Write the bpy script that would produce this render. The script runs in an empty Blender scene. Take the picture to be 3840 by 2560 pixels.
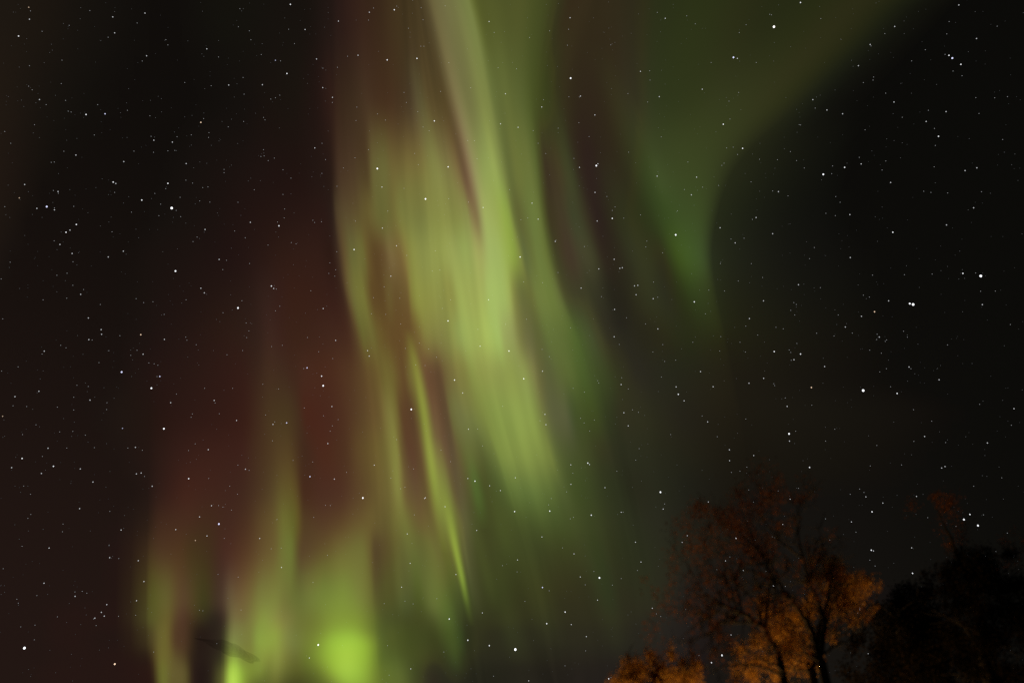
import bpy, math, random
import numpy as np
from mathutils import Vector

LAMP_W = 1750.0
LAMP_POS = (4.2, 17.6, 0.4)
C = bpy.context.scene.collection
sc = bpy.context.scene
# ------------------------------------------------------------------ camera
LENS = 28.0
PITCH = math.radians(35.0)
CAM = np.array((0.0, 0.0, 1.6))
cam = bpy.data.cameras.new("camera")
cam.lens = LENS; cam.sensor_width = 36.0
cam.clip_start = 0.1; cam.clip_end = 60000.0
cam.dof.use_dof = True                 # lens wide open and focused on the stars: the near trees are soft
cam.dof.focus_distance = 6000.0
cam.dof.aperture_fstop = 0.4
co = bpy.data.objects.new("camera", cam); C.objects.link(co)
co.location = CAM; co.rotation_euler = (math.pi/2 + PITCH, 0, 0)
sc.camera = co
F = 3840 * LENS / 36.0                 # focal length in photograph pixels

def direction(x, y):
    """unit view direction(s) through photograph pixel(s)"""
    x = np.asarray(x, float); y = np.asarray(y, float)
    a = (x - 1920) / F; b = -(y - 1280) / F
    cp, sp = math.cos(PITCH), math.sin(PITCH)
    d = np.stack([a, cp - b*sp, sp + b*cp], -1)
    return d / np.linalg.norm(d, axis=-1, keepdims=True)

def at(x, y, Y):
    """point at ground distance Y in front of the camera"""
    d = direction(x, y)
    return Vector(CAM + d * (Y / d[1]))

# ------------------------------------------------------------------ view, render
sc.view_settings.view_transform = 'Standard'
sc.view_settings.look = 'None'
sc.view_settings.exposure = 0.0
sc.view_settings.gamma = 1.0
sc.view_settings.use_curve_mapping = False
sc.cycles.use_denoising = False
sc.cycles.filter_width = 1.25
sc.cycles.transparent_max_bounces = 48
sc.cycles.max_bounces = 6
sc.cycles.sample_clamp_indirect = 2.0

def lin(c):
    c = np.asarray(c, float) / 255.0
    return np.where(c <= 0.04045, c / 12.92, ((c + 0.055) / 1.055) ** 2.4)

def sstep(v, a, b):
    t = np.clip((np.asarray(v, float) - a) / (b - a), 0, 1)
    return t * t * (3 - 2 * t)

# ------------------------------------------------------------------ night sky (world)
Z_LEFT, Z_RIGHT = lin((16, 13, 10.5)), lin((11, 10.5, 8.3))
H_LEFT, H_RIGHT = lin((27, 14, 11)), lin((19, 15, 12))
def sky_colour(d):
    x, z = d[..., 0], d[..., 2]
    zx = sstep(x, -0.10, 0.48)[..., None]
    hx = sstep(x, -0.30, 0.10)[..., None]
    el = sstep(z, 0.78, 0.15)[..., None]
    fall = sstep(x, 0.60, 0.20)[..., None]
    base = Z_LEFT * (1 - zx) + Z_RIGHT * zx
    glow = H_LEFT * (1 - hx) + H_RIGHT * hx
    return base + glow * el * fall

world = bpy.data.worlds.new("World"); sc.world = world
world.use_nodes = True
nt = world.node_tree; nt.nodes.clear(); N = nt.nodes; Lk = nt.links
tc = N.new('ShaderNodeTexCoord')
vn = N.new('ShaderNodeVectorMath'); vn.operation = 'NORMALIZE'
Lk.new(tc.outputs['Generated'], vn.inputs[0])
sx = N.new('ShaderNodeSeparateXYZ'); Lk.new(vn.outputs[0], sx.inputs[0])
def mapr(sock, a, b):
    m = N.new('ShaderNodeMapRange'); m.interpolation_type = 'SMOOTHSTEP'
    if a < b:
        m.inputs[1].default_value, m.inputs[2].default_value, m.inputs[3].default_value, m.inputs[4].default_value = a, b, 0, 1
    else:
        m.inputs[1].default_value, m.inputs[2].default_value, m.inputs[3].default_value, m.inputs[4].default_value = b, a, 1, 0
    Lk.new(sock, m.inputs[0]); return m.outputs[0]
def mixc(f, a, b):
    m = N.new('ShaderNodeMix'); m.data_type = 'RGBA'; m.clamp_result = False
    Lk.new(f, m.inputs[0]); m.inputs[6].default_value = (*a, 1); m.inputs[7].default_value = (*b, 1)
    return m.outputs[2]
base = mixc(mapr(sx.outputs[0], -0.10, 0.48), Z_LEFT, Z_RIGHT)
glow = mixc(mapr(sx.outputs[0], -0.30, 0.10), H_LEFT, H_RIGHT)
mm = N.new('ShaderNodeMath'); mm.operation = 'MULTIPLY'
Lk.new(mapr(sx.outputs[2], 0.78, 0.15), mm.inputs[0]); Lk.new(mapr(sx.outputs[0], 0.60, 0.20), mm.inputs[1])
sc_ = N.new('ShaderNodeVectorMath'); sc_.operation = 'SCALE'
Lk.new(glow, sc_.inputs[0]); Lk.new(mm.outputs[0], sc_.inputs['Scale'])
ad = N.new('ShaderNodeVectorMath'); ad.operation = 'ADD'
Lk.new(base, ad.inputs[0]); Lk.new(sc_.outputs[0], ad.inputs[1])
bg = N.new('ShaderNodeBackground'); Lk.new(ad.outputs[0], bg.inputs['Color']); bg.inputs['Strength'].default_value = 1.0
wo = N.new('ShaderNodeOutputWorld'); Lk.new(bg.outputs[0], wo.inputs['Surface'])

# ------------------------------------------------------------------ the one lamp: a warm sodium light below the frame, among the trees
lp = bpy.data.lights.new("sodium_lamp", 'POINT')
lp.energy = LAMP_W; lp.color = (1.0, 0.55, 0.17); lp.shadow_soft_size = 0.12
lo = bpy.data.objects.new("sodium_lamp", lp); C.objects.link(lo)
lo.location = LAMP_POS

# ------------------------------------------------------------------ helpers
def tag(o, label=None, cat=None, group=None, kind=None):
    if label: o['label'] = label
    if cat: o['category'] = cat
    if group: o['group'] = group
    if kind: o['kind'] = kind
    return o

def mesh_obj(name, verts, faces, mat, parent=None, smooth=True):
    me = bpy.data.meshes.new(name)
    me.from_pydata([tuple(v) for v in verts], [], [tuple(f) for f in faces])
    if smooth: me.polygons.foreach_set('use_smooth', [True] * len(me.polygons))
    me.materials.append(mat); me.update()
    o = bpy.data.objects.new(name, me); C.objects.link(o)
    if parent is not None:
        o.parent = parent
        o.matrix_parent_inverse = parent.matrix_basis.inverted()
    return o

def empty(name, loc):
    o = bpy.data.objects.new(name, None); C.objects.link(o)
    o.location = loc; o.empty_display_size = 0.3
    return o

# ------------------------------------------------------------------ ground
def ground_material():
    m = bpy.data.materials.new("night_grass"); m.use_nodes = True
    n = m.node_tree.nodes; b = n['Principled BSDF']
    t = n.new('ShaderNodeTexNoise'); t.inputs['Scale'].default_value = 0.6; t.inputs['Detail'].default_value = 8
    r = n.new('ShaderNodeValToRGB')
    r.color_ramp.elements[0].color = (0.012, 0.016, 0.006, 1); r.color_ramp.elements[1].color = (0.05, 0.045, 0.02, 1)
    m.node_tree.links.new(t.outputs[0], r.inputs[0]); m.node_tree.links.new(r.outputs[0], b.inputs['Base Color'])
    b.inputs['Roughness'].default_value = 0.95
    return m
gv, gf = [], []
NG = 60
for j in range(NG + 1):
    for i in range(NG + 1):
        u = (i / NG * 2 - 1); v = (j / NG * 2 - 1)
        x = math.copysign(abs(u) ** 3 * 12000, u); y = math.copysign(abs(v) ** 3 * 12000, v)
        r = math.hypot(x, y)
        gv.append((x, y, 0.0 if r < 30 else -0.3 * math.sin(x * 0.011) * math.cos(y * 0.013) * min(1, (r - 30) / 100)))
for j in range(NG):
    for i in range(NG):
        a = j * (NG + 1) + i; gf.append((a, a + 1, a + NG + 2, a + NG + 1))
tag(mesh_obj("ground", gv, gf, ground_material()), kind='structure')

# ------------------------------------------------------------------ aurora: brightness along twenty cuts through the display
# each cut: height in the photograph, then position:colour (sRGB) along it
ROWS = {
2362: """0:30,22,17 100:36,21,18 250:40,22,19 400:38,20,18 502:40,24,20 536:60,52,28 570:80,70,38 597:106,100,48 624:110,104,48 652:88,62,40 692:82,56,38 716:60,44,28 747:40,28,22 808:46,36,28 839:58,54,36 856:104,110,58 869:126,136,74 897:126,138,70 937:126,136,64 965:140,168,70 992:144,168,70 1033:148,170,70 1067:134,148,70 1121:117,133,59 1162:119,140,54 1196:126,154,56 1250:145,184,62 1305:152,194,65 1366:132,166,57 1400:108,138,49 1427:86,108,44 1461:82,100,40 1522:72,88,36 1590:64,76,34 1645:58,68,32 1706:54,68,34 1723:52,74,34 1747:46,54,30 1828:46,48,30 2000:44,46,30 2300:42,44,30 2600:37,35,32 2900:35,32,34 3200:32,29,31 3840:15,13,14""",
2322: """0:29,22,17 80:34,21,17 250:40,22,19 400:40,22,20 515:42,28,22 530:70,66,34 580:92,92,42 630:106,96,46 650:92,72,42 680:88,58,42 715:72,52,32 760:52,44,28 800:44,36,28 840:60,44,36 855:92,86,54 875:122,116,70 910:120,112,64 950:130,138,66 985:142,164,70 1030:142,152,72 1070:130,132,68 1130:114,128,56 1180:118,136,54 1220:130,158,58 1270:138,170,60 1330:136,170,58 1370:124,152,54 1400:106,128,48 1430:82,98,42 1480:72,84,38 1560:70,80,36 1620:72,82,38 1660:74,88,41 1690:70,90,42 1720:58,72,36 1760:50,56,32 2000:47,50,30 2300:43,46,30 2600:38,37,33 2900:36,33,35 3200:32,30,32 3840:15,14,15""",
2455: """0:31,22,17 120:38,22,18 400:40,22,18 545:44,30,22 575:72,56,30 592:110,104,48 620:110,104,48 660:92,78,44 690:82,66,38 715:52,38,26 750:42,30,24 800:46,38,28 835:58,58,34 855:132,156,60 880:150,178,72 905:126,146,60 940:128,142,58 965:136,160,66 990:142,160,66 1015:136,152,64 1035:142,158,70 1070:124,134,60 1110:110,122,54 1150:112,142,48 1190:134,172,56 1250:164,204,66 1300:178,218,74 1340:168,208,68 1390:146,188,58 1425:96,130,46 1470:84,110,42 1550:72,86,36 1650:54,60,32 1700:52,66,34 1730:46,52,30 1850:44,44,30 2000:42,42,28 2300:39,38,29 2600:35,32,31 2900:34,30,32 3840:14,12,13""",
800: """0:32,24,18 70:24,18,14 220:19,15,12 550:21,17,14 780:26,18,15 950:36,21,18 1100:42,24,20 1202:46,26,22 1243:48,32,26 1263:82,66,44 1304:94,80,50 1372:98,84,46 1392:106,98,52 1433:108,110,56 1467:112,108,56 1508:124,132,66 1576:128,138,70 1644:136,146,74 1712:138,148,76 1753:142,150,82 1766:134,126,78 1787:128,112,74 1804:150,152,94 1821:164,180,100 1855:162,180,94 1889:152,178,78 1909:140,168,72 1923:106,124,58 1943:98,108,54 1970:106,124,60 1998:112,140,64 2018:108,132,60 2038:80,90,42 2059:64,58,36 2106:66,58,40 2147:60,62,40 2188:56,50,34 2242:46,36,30 2324:44,44,26 2426:44,54,26 2494:46,66,26 2562:58,78,36 2616:62,84,38 2657:58,74,36 2700:34,38,24 2760:26,27,20 2900:18,18,14 3100:15,15,12 3840:9,7,6""",
1100: """0:24,19,15 150:20,16,13 400:22,18,14 600:28,19,16 800:38,23,19 930:46,28,23 1000:56,34,28 1050:58,32,26 1100:60,32,24 1236:60,32,26 1277:66,40,30 1297:94,76,46 1324:114,114,58 1352:120,124,58 1379:108,96,48 1399:98,74,40 1433:98,74,40 1460:108,92,50 1488:104,82,46 1529:112,88,50 1545:132,128,62 1569:144,152,72 1603:144,152,74 1644:142,152,76 1685:142,148,74 1726:158,174,90 1780:162,176,92 1814:164,180,96 1834:174,198,108 1882:172,196,106 1909:162,180,94 1930:128,140,70 1964:104,116,60 1991:106,118,58 2018:114,140,64 2052:112,142,62 2079:102,124,58 2106:78,84,46 2140:66,68,42 2202:58,60,38 2242:50,50,34 2290:38,36,26 2358:42,44,28 2426:44,48,30 2494:38,40,28 2548:42,50,24 2596:44,62,26 2650:46,58,28 2700:40,46,26 2740:31,32,24 2900:22,22,18 3200:17,17,13 3840:10,8,7""",
1400: """0:20,17,13 230:20,16,14 430:26,20,16 580:38,22,19 700:44,25,21 900:56,29,24 960:62,38,28 1012:72,48,33 1064:70,46,32 1100:70,42,30 1141:76,42,31 1202:78,42,30 1304:88,56,36 1358:98,72,42 1406:106,86,46 1467:108,90,46 1508:104,78,44 1535:116,106,54 1552:116,100,54 1576:118,92,56 1603:112,80,54 1644:100,74,50 1665:108,92,56 1699:122,116,64 1733:130,134,68 1767:140,156,76 1814:146,160,80 1869:146,162,82 1916:144,162,80 1964:144,162,84 1998:132,142,78 2025:104,108,62 2066:92,104,58 2106:92,112,54 2147:88,116,50 2188:77,112,44 2222:70,96,42 2270:60,74,38 2324:48,54,32 2392:42,44,32 2528:36,40,28 2700:34,37,26 2820:29,30,23 3000:23,23,19 3840:11,9,8""",
1690: """0:23,18,14 250:25,19,15 400:30,22,18 530:36,23,19 600:47,27,22 680:57,30,25 750:62,32,26 900:66,34,28 960:74,48,32 1020:82,60,36 1060:88,68,39 1080:88,68,38 1112:80,56,34 1141:72,44,30 1202:80,42,30 1290:84,52,34 1345:98,74,42 1406:108,92,48 1454:118,110,56 1488:124,118,60 1508:106,80,48 1542:98,66,46 1576:104,80,50 1607:112,98,58 1644:122,108,66 1671:112,88,62 1699:92,76,52 1719:98,90,52 1753:98,104,54 1807:94,108,52 1848:108,132,60 1876:130,160,70 1930:136,162,74 2018:132,158,72 2059:126,150,68 2080:100,122,58 2134:78,94,48 2188:62,74,38 2256:52,58,34 2324:44,50,32 2460:38,42,28 2700:33,35,26 2900:30,31,24 3200:25,25,21 3500:20,19,17 3840:12,11,10""",
1950: """0:27,20,16 200:30,21,18 400:34,22,19 502:36,24,20 545:44,30,22 600:70,43,30 700:76,46,32 780:71,45,30 850:72,42,32 920:80,50,34 980:94,72,42 1035:104,90,48 1065:112,116,52 1100:102,104,44 1120:98,88,40 1141:86,64,38 1202:90,62,40 1270:96,70,42 1338:104,86,48 1392:108,94,50 1440:100,90,48 1481:108,104,52 1522:110,108,54 1576:106,90,52 1617:106,92,52 1664:106,108,54 1702:104,104,54 1716:106,108,54 1740:86,86,48 1767:74,82,42 1814:66,76,36 1882:70,84,38 1950:76,98,42 2018:78,104,44 2086:72,96,42 2154:62,76,38 2222:54,64,34 2324:46,54,32 2460:38,42,30 2700:33,35,29 3000:30,30,27 3300:24,24,23 3600:21,19,18 3840:13,12,12""",
50: """0:30,24,18 150:28,22,16 300:22,18,14 600:18,15,12 900:20,18,13 1050:22,18,14 1140:23,18,14 1222:34,24,20 1304:52,32,26 1406:62,42,28 1508:68,54,32 1580:74,62,38 1607:82,72,46 1637:110,104,66 1678:116,116,72 1733:118,130,72 1770:124,142,74 1787:104,120,54 1808:86,98,42 1882:82,94,42 1950:86,98,44 2005:74,88,38 2073:58,62,32 2134:54,46,28 2257:52,46,28 2359:48,46,28 2461:42,50,26 2597:44,54,25 2760:42,48,24 2886:38,44,22 3050:40,46,22 3159:42,46,24 3267:36,40,20 3349:26,28,16 3431:18,18,12 3594:12,11,8 3840:7,6,5""",
350: """0:34,26,19 100:27,21,16 300:20,17,13 600:18,15,12 900:20,16,13 1000:24,18,14 1100:26,20,15 1175:34,22,18 1236:50,30,24 1277:58,40,28 1372:70,50,34 1440:74,50,32 1508:74,56,36 1563:84,70,48 1603:88,74,44 1658:86,72,42 1685:102,90,58 1712:126,120,78 1753:118,124,72 1787:122,136,72 1828:128,146,74 1848:108,128,62 1903:102,120,56 1950:94,114,52 1977:84,104,44 2011:66,80,34 2052:54,62,30 2107:52,48,28 2188:50,42,28 2290:52,44,28 2358:52,50,32 2426:48,56,32 2494:46,58,28 2596:48,58,28 2700:50,58,30 2886:48,54,28 2968:42,48,24 3022:34,38,22 3077:26,28,18 3131:18,18,13 3267:14,13,10 3840:8,7,6""",
650: """0:34,25,19 80:26,19,15 250:19,16,12 600:20,16,13 850:26,18,15 1000:32,20,17 1100:34,20,17 1182:38,24,20 1236:44,28,22 1270:74,54,38 1318:82,62,42 1372:80,62,38 1399:106,102,56 1440:112,112,60 1467:112,104,56 1522:122,116,62 1576:128,124,66 1637:130,134,72 1685:132,130,74 1719:128,114,70 1746:108,84,60 1763:130,112,80 1784:148,148,94 1814:152,170,92 1855:156,176,92 1882:136,158,78 1910:106,124,60 1944:112,128,60 1984:112,132,62 2011:98,120,54 2035:70,72,38 2052:62,52,36 2100:66,56,36 2140:58,62,36 2168:50,42,30 2222:48,36,30 2270:46,40,28 2324:48,46,28 2426:48,58,28 2474:60,72,38 2562:60,74,36 2614:60,74,36 2669:57,69,35 2707:50,58,31 2750:42,48,27 2794:33,37,23 2843:24,26,18 2890:19,20,15 3000:16,16,12 3840:8,7,6""",
950: """0:30,22,18 60:22,17,14 200:18,15,12 500:23,17,14 700:28,19,16 850:34,20,18 980:44,25,21 1050:50,28,22 1182:54,30,24 1236:50,28,22 1260:66,46,34 1290:100,84,50 1324:108,110,58 1358:112,112,56 1379:104,88,46 1406:96,72,40 1433:102,78,46 1467:122,104,64 1501:118,96,56 1522:132,120,64 1549:142,150,74 1590:144,156,80 1644:148,160,82 1698:154,168,90 1753:158,176,94 1800:162,168,96 1834:168,188,106 1868:168,190,104 1902:156,180,84 1930:142,170,70 1950:128,148,68 1967:98,116,60 1991:106,124,60 2018:112,140,64 2045:104,126,56 2066:80,92,44 2086:68,68,40 2134:68,56,42 2181:68,64,44 2222:60,58,38 2256:48,40,30 2310:44,40,28 2378:46,48,30 2433:44,48,28 2487:44,46,26 2528:52,74,24 2596:60,88,36 2637:62,86,42 2663:46,54,32 2685:34,34,26 2723:27,27,21 2886:20,20,16 3213:16,15,12 3840:10,8,7""",
1250: """0:20,17,13 250:19,16,13 450:24,18,15 650:36,22,19 850:48,28,22 960:54,34,27 1010:66,40,32 1060:64,36,28 1100:64,36,26 1236:70,40,30 1304:76,44,32 1338:92,70,42 1365:106,104,50 1392:110,106,52 1420:108,92,46 1481:104,78,42 1535:110,84,46 1569:122,106,56 1603:134,132,68 1644:130,132,70 1692:138,150,76 1740:156,176,92 1787:162,180,92 1841:172,196,102 1865:172,198,106 1882:162,178,100 1916:152,164,94 1950:120,128,70 1984:106,112,66 2018:96,108,56 2059:100,128,58 2107:96,124,55 2161:82,118,47 2202:76,98,48 2243:64,70,42 2290:48,50,34 2358:40,42,30 2460:40,42,26 2562:38,44,25 2640:40,48,26 2712:38,44,24 2780:32,35,24 2886:25,26,20 3100:20,20,16 3840:10,8,7""",
1550: """0:20,17,13 200:21,17,14 400:30,22,18 522:34,23,18 604:42,23,19 680:47,25,21 740:50,26,22 910:60,30,24 965:70,44,30 1012:76,56,34 1067:76,58,34 1114:74,50,32 1148:78,38,28 1216:78,40,30 1284:84,50,34 1352:96,70,42 1420:110,90,50 1461:120,108,58 1488:112,94,50 1509:98,66,42 1543:96,68,44 1556:100,80,46 1590:106,86,52 1631:120,92,62 1658:104,78,54 1679:96,76,52 1692:106,104,60 1733:114,124,68 1767:120,136,68 1801:130,150,70 1862:138,164,76 1980:144,168,80 2007:136,158,76 2034:112,126,66 2061:96,106,64 2116:88,98,60 2156:64,86,40 2211:64,84,36 2265:52,66,34 2333:46,50,32 2428:42,46,30 2560:36,38,28 2700:34,36,26 2900:29,30,24 3200:24,24,20 3500:19,18,16 3840:12,10,9""",
1825: """0:26,19,16 200:28,20,17 400:32,22,18 502:30,22,18 543:37,24,20 590:50,29,24 645:61,32,26 706:70,36,28 876:68,38,30 978:80,56,36 1033:90,74,42 1060:98,86,44 1087:98,86,42 1114:92,74,38 1141:76,44,30 1203:80,46,34 1271:84,50,36 1339:94,68,42 1407:104,88,48 1461:116,108,56 1492:124,122,62 1516:110,88,54 1556:102,76,52 1597:104,86,50 1631:110,108,58 1658:112,110,60 1682:112,104,62 1696:100,86,54 1720:88,78,50 1760:82,86,44 1781:76,98,42 1815:72,82,38 1862:78,100,44 1910:102,138,58 1964:106,144,62 2054:98,130,56 2102:84,108,50 2156:64,84,38 2224:52,66,34 2292:46,56,32 2394:38,42,28 2496:36,40,28 2600:33,36,28 2900:31,32,26 3200:26,26,23 3500:22,21,19 3840:13,12,11""",
2050: """0:28,20,16 200:32,21,18 400:36,22,20 502:40,24,20 533:48,30,22 556:68,50,30 604:82,56,36 672:84,56,34 726:72,54,30 781:70,50,30 835:76,44,34 917:90,58,38 992:104,84,48 1039:110,98,52 1067:114,126,56 1094:112,130,54 1114:98,92,46 1135:92,70,44 1216:100,84,46 1284:112,106,54 1352:114,116,56 1386:106,96,50 1407:88,72,44 1461:92,82,44 1529:100,104,52 1590:100,108,52 1645:106,102,54 1672:100,104,46 1710:98,98,48 1744:94,100,52 1760:72,78,40 1795:64,72,36 1897:64,76,36 2000:60,72,36 2100:58,68,34 2200:50,58,32 2235:48,58,30 2270:48,56,31 2310:46,54,30 2500:38,42,30 2700:35,37,31 3000:31,31,29 3300:25,24,24 3600:21,19,19 3840:14,13,13""",
2250: """0:28,22,16 60:32,21,17 200:38,22,18 400:38,22,18 488:40,24,20 519:50,40,24 536:72,64,32 577:90,92,40 624:102,98,48 652:98,82,46 686:94,70,46 720:82,68,38 767:64,62,30 808:70,54,38 835:80,60,46 862:106,92,62 903:116,98,60 944:120,114,60 978:128,140,66 1033:130,144,66 1067:118,126,60 1121:110,126,56 1162:118,138,60 1216:124,154,60 1284:132,164,62 1339:128,150,62 1386:112,124,54 1414:88,92,44 1461:80,88,40 1522:84,98,48 1570:78,90,38 1618:98,114,52 1658:90,106,48 1692:78,98,42 1733:66,84,38 1795:56,64,34 1897:50,56,30 2000:50,54,30 2200:46,50,30 2265:44,50,30 2295:43,49,30 2330:43,47,30 2400:42,46,30 2600:38,38,33 2900:36,34,35 3200:32,30,32 3500:26,24,26 3840:15,14,15""",
2400: """0:30,22,17 100:36,21,18 250:40,22,19 400:38,20,18 502:40,24,20 536:60,52,28 570:80,70,38 597:106,100,48 624:110,104,48 652:88,62,40 692:82,56,38 716:60,44,28 747:40,28,22 808:46,36,28 839:58,54,36 856:116,134,64 869:136,154,78 897:126,138,70 937:126,136,64 965:146,174,70 992:148,174,70 1033:148,170,70 1067:134,148,70 1121:120,138,62 1162:122,146,54 1196:136,170,58 1250:164,208,68 1305:172,216,72 1366:158,200,62 1400:132,168,54 1427:92,120,46 1461:82,100,40 1522:72,88,36 1590:64,76,34 1645:58,68,32 1706:54,68,34 1723:52,74,34 1747:46,54,30 1828:46,48,30 2000:44,46,30 2300:42,44,30 2600:37,35,32 2900:35,32,34 3200:32,29,31 3840:15,13,14""",
2510: """0:32,22,17 150:40,22,19 400:40,22,18 536:44,24,20 570:50,30,22 590:96,94,42 611:112,120,50 638:104,96,50 686:100,90,50 703:82,74,38 720:48,32,26 754:38,26,22 788:44,34,26 815:72,72,38 839:96,108,48 852:162,200,72 869:188,228,86 886:180,220,82 907:148,184,64 944:132,164,58 978:132,160,60 999:116,136,54 1033:128,142,62 1067:108,120,52 1114:94,104,42 1162:98,116,44 1203:118,150,50 1250:158,196,64 1298:176,216,76 1352:162,204,68 1386:146,184,60 1420:112,146,50 1475:96,124,48 1522:84,104,44 1570:56,64,34 1624:48,46,32 1692:46,52,32 1760:40,42,28 2000:36,34,26 2300:36,33,28 2600:34,30,30 2900:33,29,31 3840:14,12,13""",
2560: """0:32,22,17 150:40,22,19 400:40,22,18 545:44,24,20 578:50,30,22 592:96,94,42 611:112,122,50 638:100,92,48 686:98,90,48 703:82,74,38 720:48,32,26 754:38,26,22 788:44,36,26 815:76,78,38 839:104,118,50 852:170,206,76 869:196,236,92 886:184,224,84 907:150,186,64 944:108,132,48 978:96,112,46 1033:104,114,48 1067:84,90,40 1114:72,78,34 1162:80,92,36 1203:94,114,42 1250:122,154,54 1298:154,194,66 1352:150,190,64 1386:138,174,58 1420:112,144,50 1475:98,124,48 1522:86,104,44 1570:56,62,34 1624:46,42,31 1692:43,44,30 1760:38,38,27 2000:36,34,26 2300:35,32,28 2600:33,29,29 2900:32,28,30 3840:14,12,13""",
}
# field lines the rays follow, as positions on those cuts
GUIDES = [
 [-300]*12,
 [560,560,560,560,560,560,555,550,545,545,548,550],
 [1000,1000,1000,1000,1010,1040,1080,1092,1080,1070,1065,1065],
 [1225,1232,1240,1262,1330,1365,1385,1390,1395,1405,1418,1420],
 [1300,1310,1330,1370,1410,1461,1492,1515,1525,1540,1550,1555],
 [1490,1490,1490,1518,1534,1560,1608,1682,1718,1740,1755,1760],
 [1540,1560,1590,1610,1635,1679,1720,1765,1790,1810,1820,1825],
 [1570,1610,1660,1690,1740,1790,1885,1960,2000,2030,2050,2060],
 [1607,1680,1748,1793,1822,1890,1965,2030,2070,2100,2110,2115],
 [1780,1845,1895,1950,1960,2020,2100,2170,2220,2250,2260,2265],
 [2030,1995,2025,2062,2190,2240,2300,2350,2380,2400,2410,2415],
 [2140,2140,2150,2215,2290,2340,2390,2430,2480,2500,2510,2515],
 [2330,2400,2440,2505,2600,2680,2700,2720,2740,2750,2760,2765],
 [3380,3050,2745,2670,2720,2780,2820,2860,2890,2900,2905,2910],
 [4300]*12,
]

def slopes(x, y):
    """monotone cubic (Fritsch-Carlson) slopes along axis 0"""
    h = np.diff(x); sh = (len(h),) + (1,) * (y.ndim - 1)
    d = np.diff(y, axis=0) / h.reshape(sh)
    m = np.zeros_like(y); m[0] = d[0]; m[-1] = d[-1]
    if len(x) > 2:
        h0, h1 = h[:-1].reshape((-1,) + sh[1:]), h[1:].reshape((-1,) + sh[1:])
        w1, w2 = 2*h1 + h0, h1 + 2*h0
        a, b = d[:-1], d[1:]
        ok = (a * b) > 0
        with np.errstate(divide='ignore', invalid='ignore'):
            hm = (w1 + w2) / (w1 / a + w2 / b)
        m[1:-1] = np.where(ok, hm, 0.0)
    return m
def pchip(x, y, q):
    x = np.asarray(x, float); y = np.asarray(y, float); q = np.clip(np.asarray(q, float), x[0], x[-1])
    m = slopes(x, y)
    i = np.clip(np.searchsorted(x, q, side='right') - 1, 0, len(x) - 2)
    sh = q.shape + (1,) * (y.ndim - 1)
    h = (x[i+1] - x[i]).reshape(sh); t = ((q - x[i]).reshape(sh)) / h
    return ((2*t**3 - 3*t**2 + 1) * y[i] + (t**3 - 2*t**2 + t) * h * m[i]
            + (-2*t**3 + 3*t**2) * y[i+1] + (t**3 - t**2) * h * m[i+1])

ys0 = sorted(ROWS)
YB = [50, 350, 650, 950, 1250, 1550, 1825, 2050, 2250, 2400, 2510, 2560]
G = pchip(YB, np.array(GUIDES, float).T, np.array(ys0, float))   # row, guide
for y_, k_, v_ in ((800, 9, 1918), (1100, 9, 1978), (1250, 9, 1995), (1400, 9, 2014), (1550, 9, 2030), (800, 10, 2038), (1100, 10, 2092), (1250, 10, 2160), (1400, 10, 2215),
                   (800, 3, 1250), (1100, 3, 1288), (1100, 5, 1532), (1400, 5, 1538), (800, 5, 1496), (1690, 5, 1585),
                   (1690, 6, 1699), (1400, 6, 1650), (1950, 6, 1742), (1950, 5, 1645), (800, 8, 1776), (1400, 7, 1752), (1690, 7, 1850), (1690, 9, 2068), (1400, 4, 1436), (350, 11, 2062), (650, 11, 2112), (800, 11, 2147), (950, 11, 2187), (1100, 11, 2232), (1250, 11, 2285), (350, 12, 2352), (800, 12, 2485), (950, 12, 2530), (1100, 12, 2572), (1250, 12, 2618)):
    G[ys0.index(y_), k_] = v_
S = np.concatenate([np.linspace(0, 1, 16)[:-1], np.linspace(1, 2, 44)[:-1], np.linspace(2, 3, 44)[:-1],
                    np.linspace(3, 10, 7*26 + 1)[:-1], np.linspace(10, 13, 3*26 + 1)[:-1], np.linspace(13, 14, 30)])
NS = len(S)
cuts = []
for r, y in enumerate(ys0):
    p = [q.split(':') for q in ROWS[y].split()]
    px = np.array([float(a) for a, _ in p]); pc = np.array([[float(v) for v in b.split(',')] for _, b in p])
    px = np.concatenate([[-400], px, [4400]]); pc = np.concatenate([pc[:1], pc, pc[-1:]])
    gx = np.interp(S, np.arange(15), G[r])
    cuts.append(pchip(px, pc, gx))
cuts = np.array(cuts)                                 # row, s, rgb (sRGB 0..255)
# carry the rays on above and below the frame
ysx = [-1000] + ys0[:1] + ys0[1:] + [3000]
Gx = np.concatenate([(G[0] + (G[0] - G[1]) * 2.2)[None], G, (G[-1] + (G[-1] - G[-3]) * 2)[None]])
Gx[0, 13] = 4200; Gx[0, 0] = -300; Gx[0, 14] = 5200; Gx[-1, 0] = -300; Gx[-1, 14] = 4300
Gx[0] = np.maximum.accumulate(Gx[0] + np.arange(15) * 0.5); Gx[-1] = np.maximum.accumulate(Gx[-1])
cx = np.concatenate([cuts[:1] * 0.8, cuts, cuts[-1:] * 0.8])
YQ = np.concatenate([np.arange(-900, 0, 30), np.arange(0, 2560, 12), np.arange(2560, 3000, 55)]).astype(float)
NY = len(YQ)
GX = pchip(ysx, Gx, YQ)                               # y, guide
for k in range(15):
    nw = 15 if k == 13 else 53
    GX[:, k] = np.convolve(np.pad(GX[:, k], 40, mode='reflect', reflect_type='odd'), np.hanning(nw)[1:-1] / np.hanning(nw).sum(), 'same')[40:-40]
FIELD = pchip(ysx, cx, YQ)                            # y, s, rgb
XQ = np.array([np.interp(S, np.arange(15), g) for g in GX])
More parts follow.
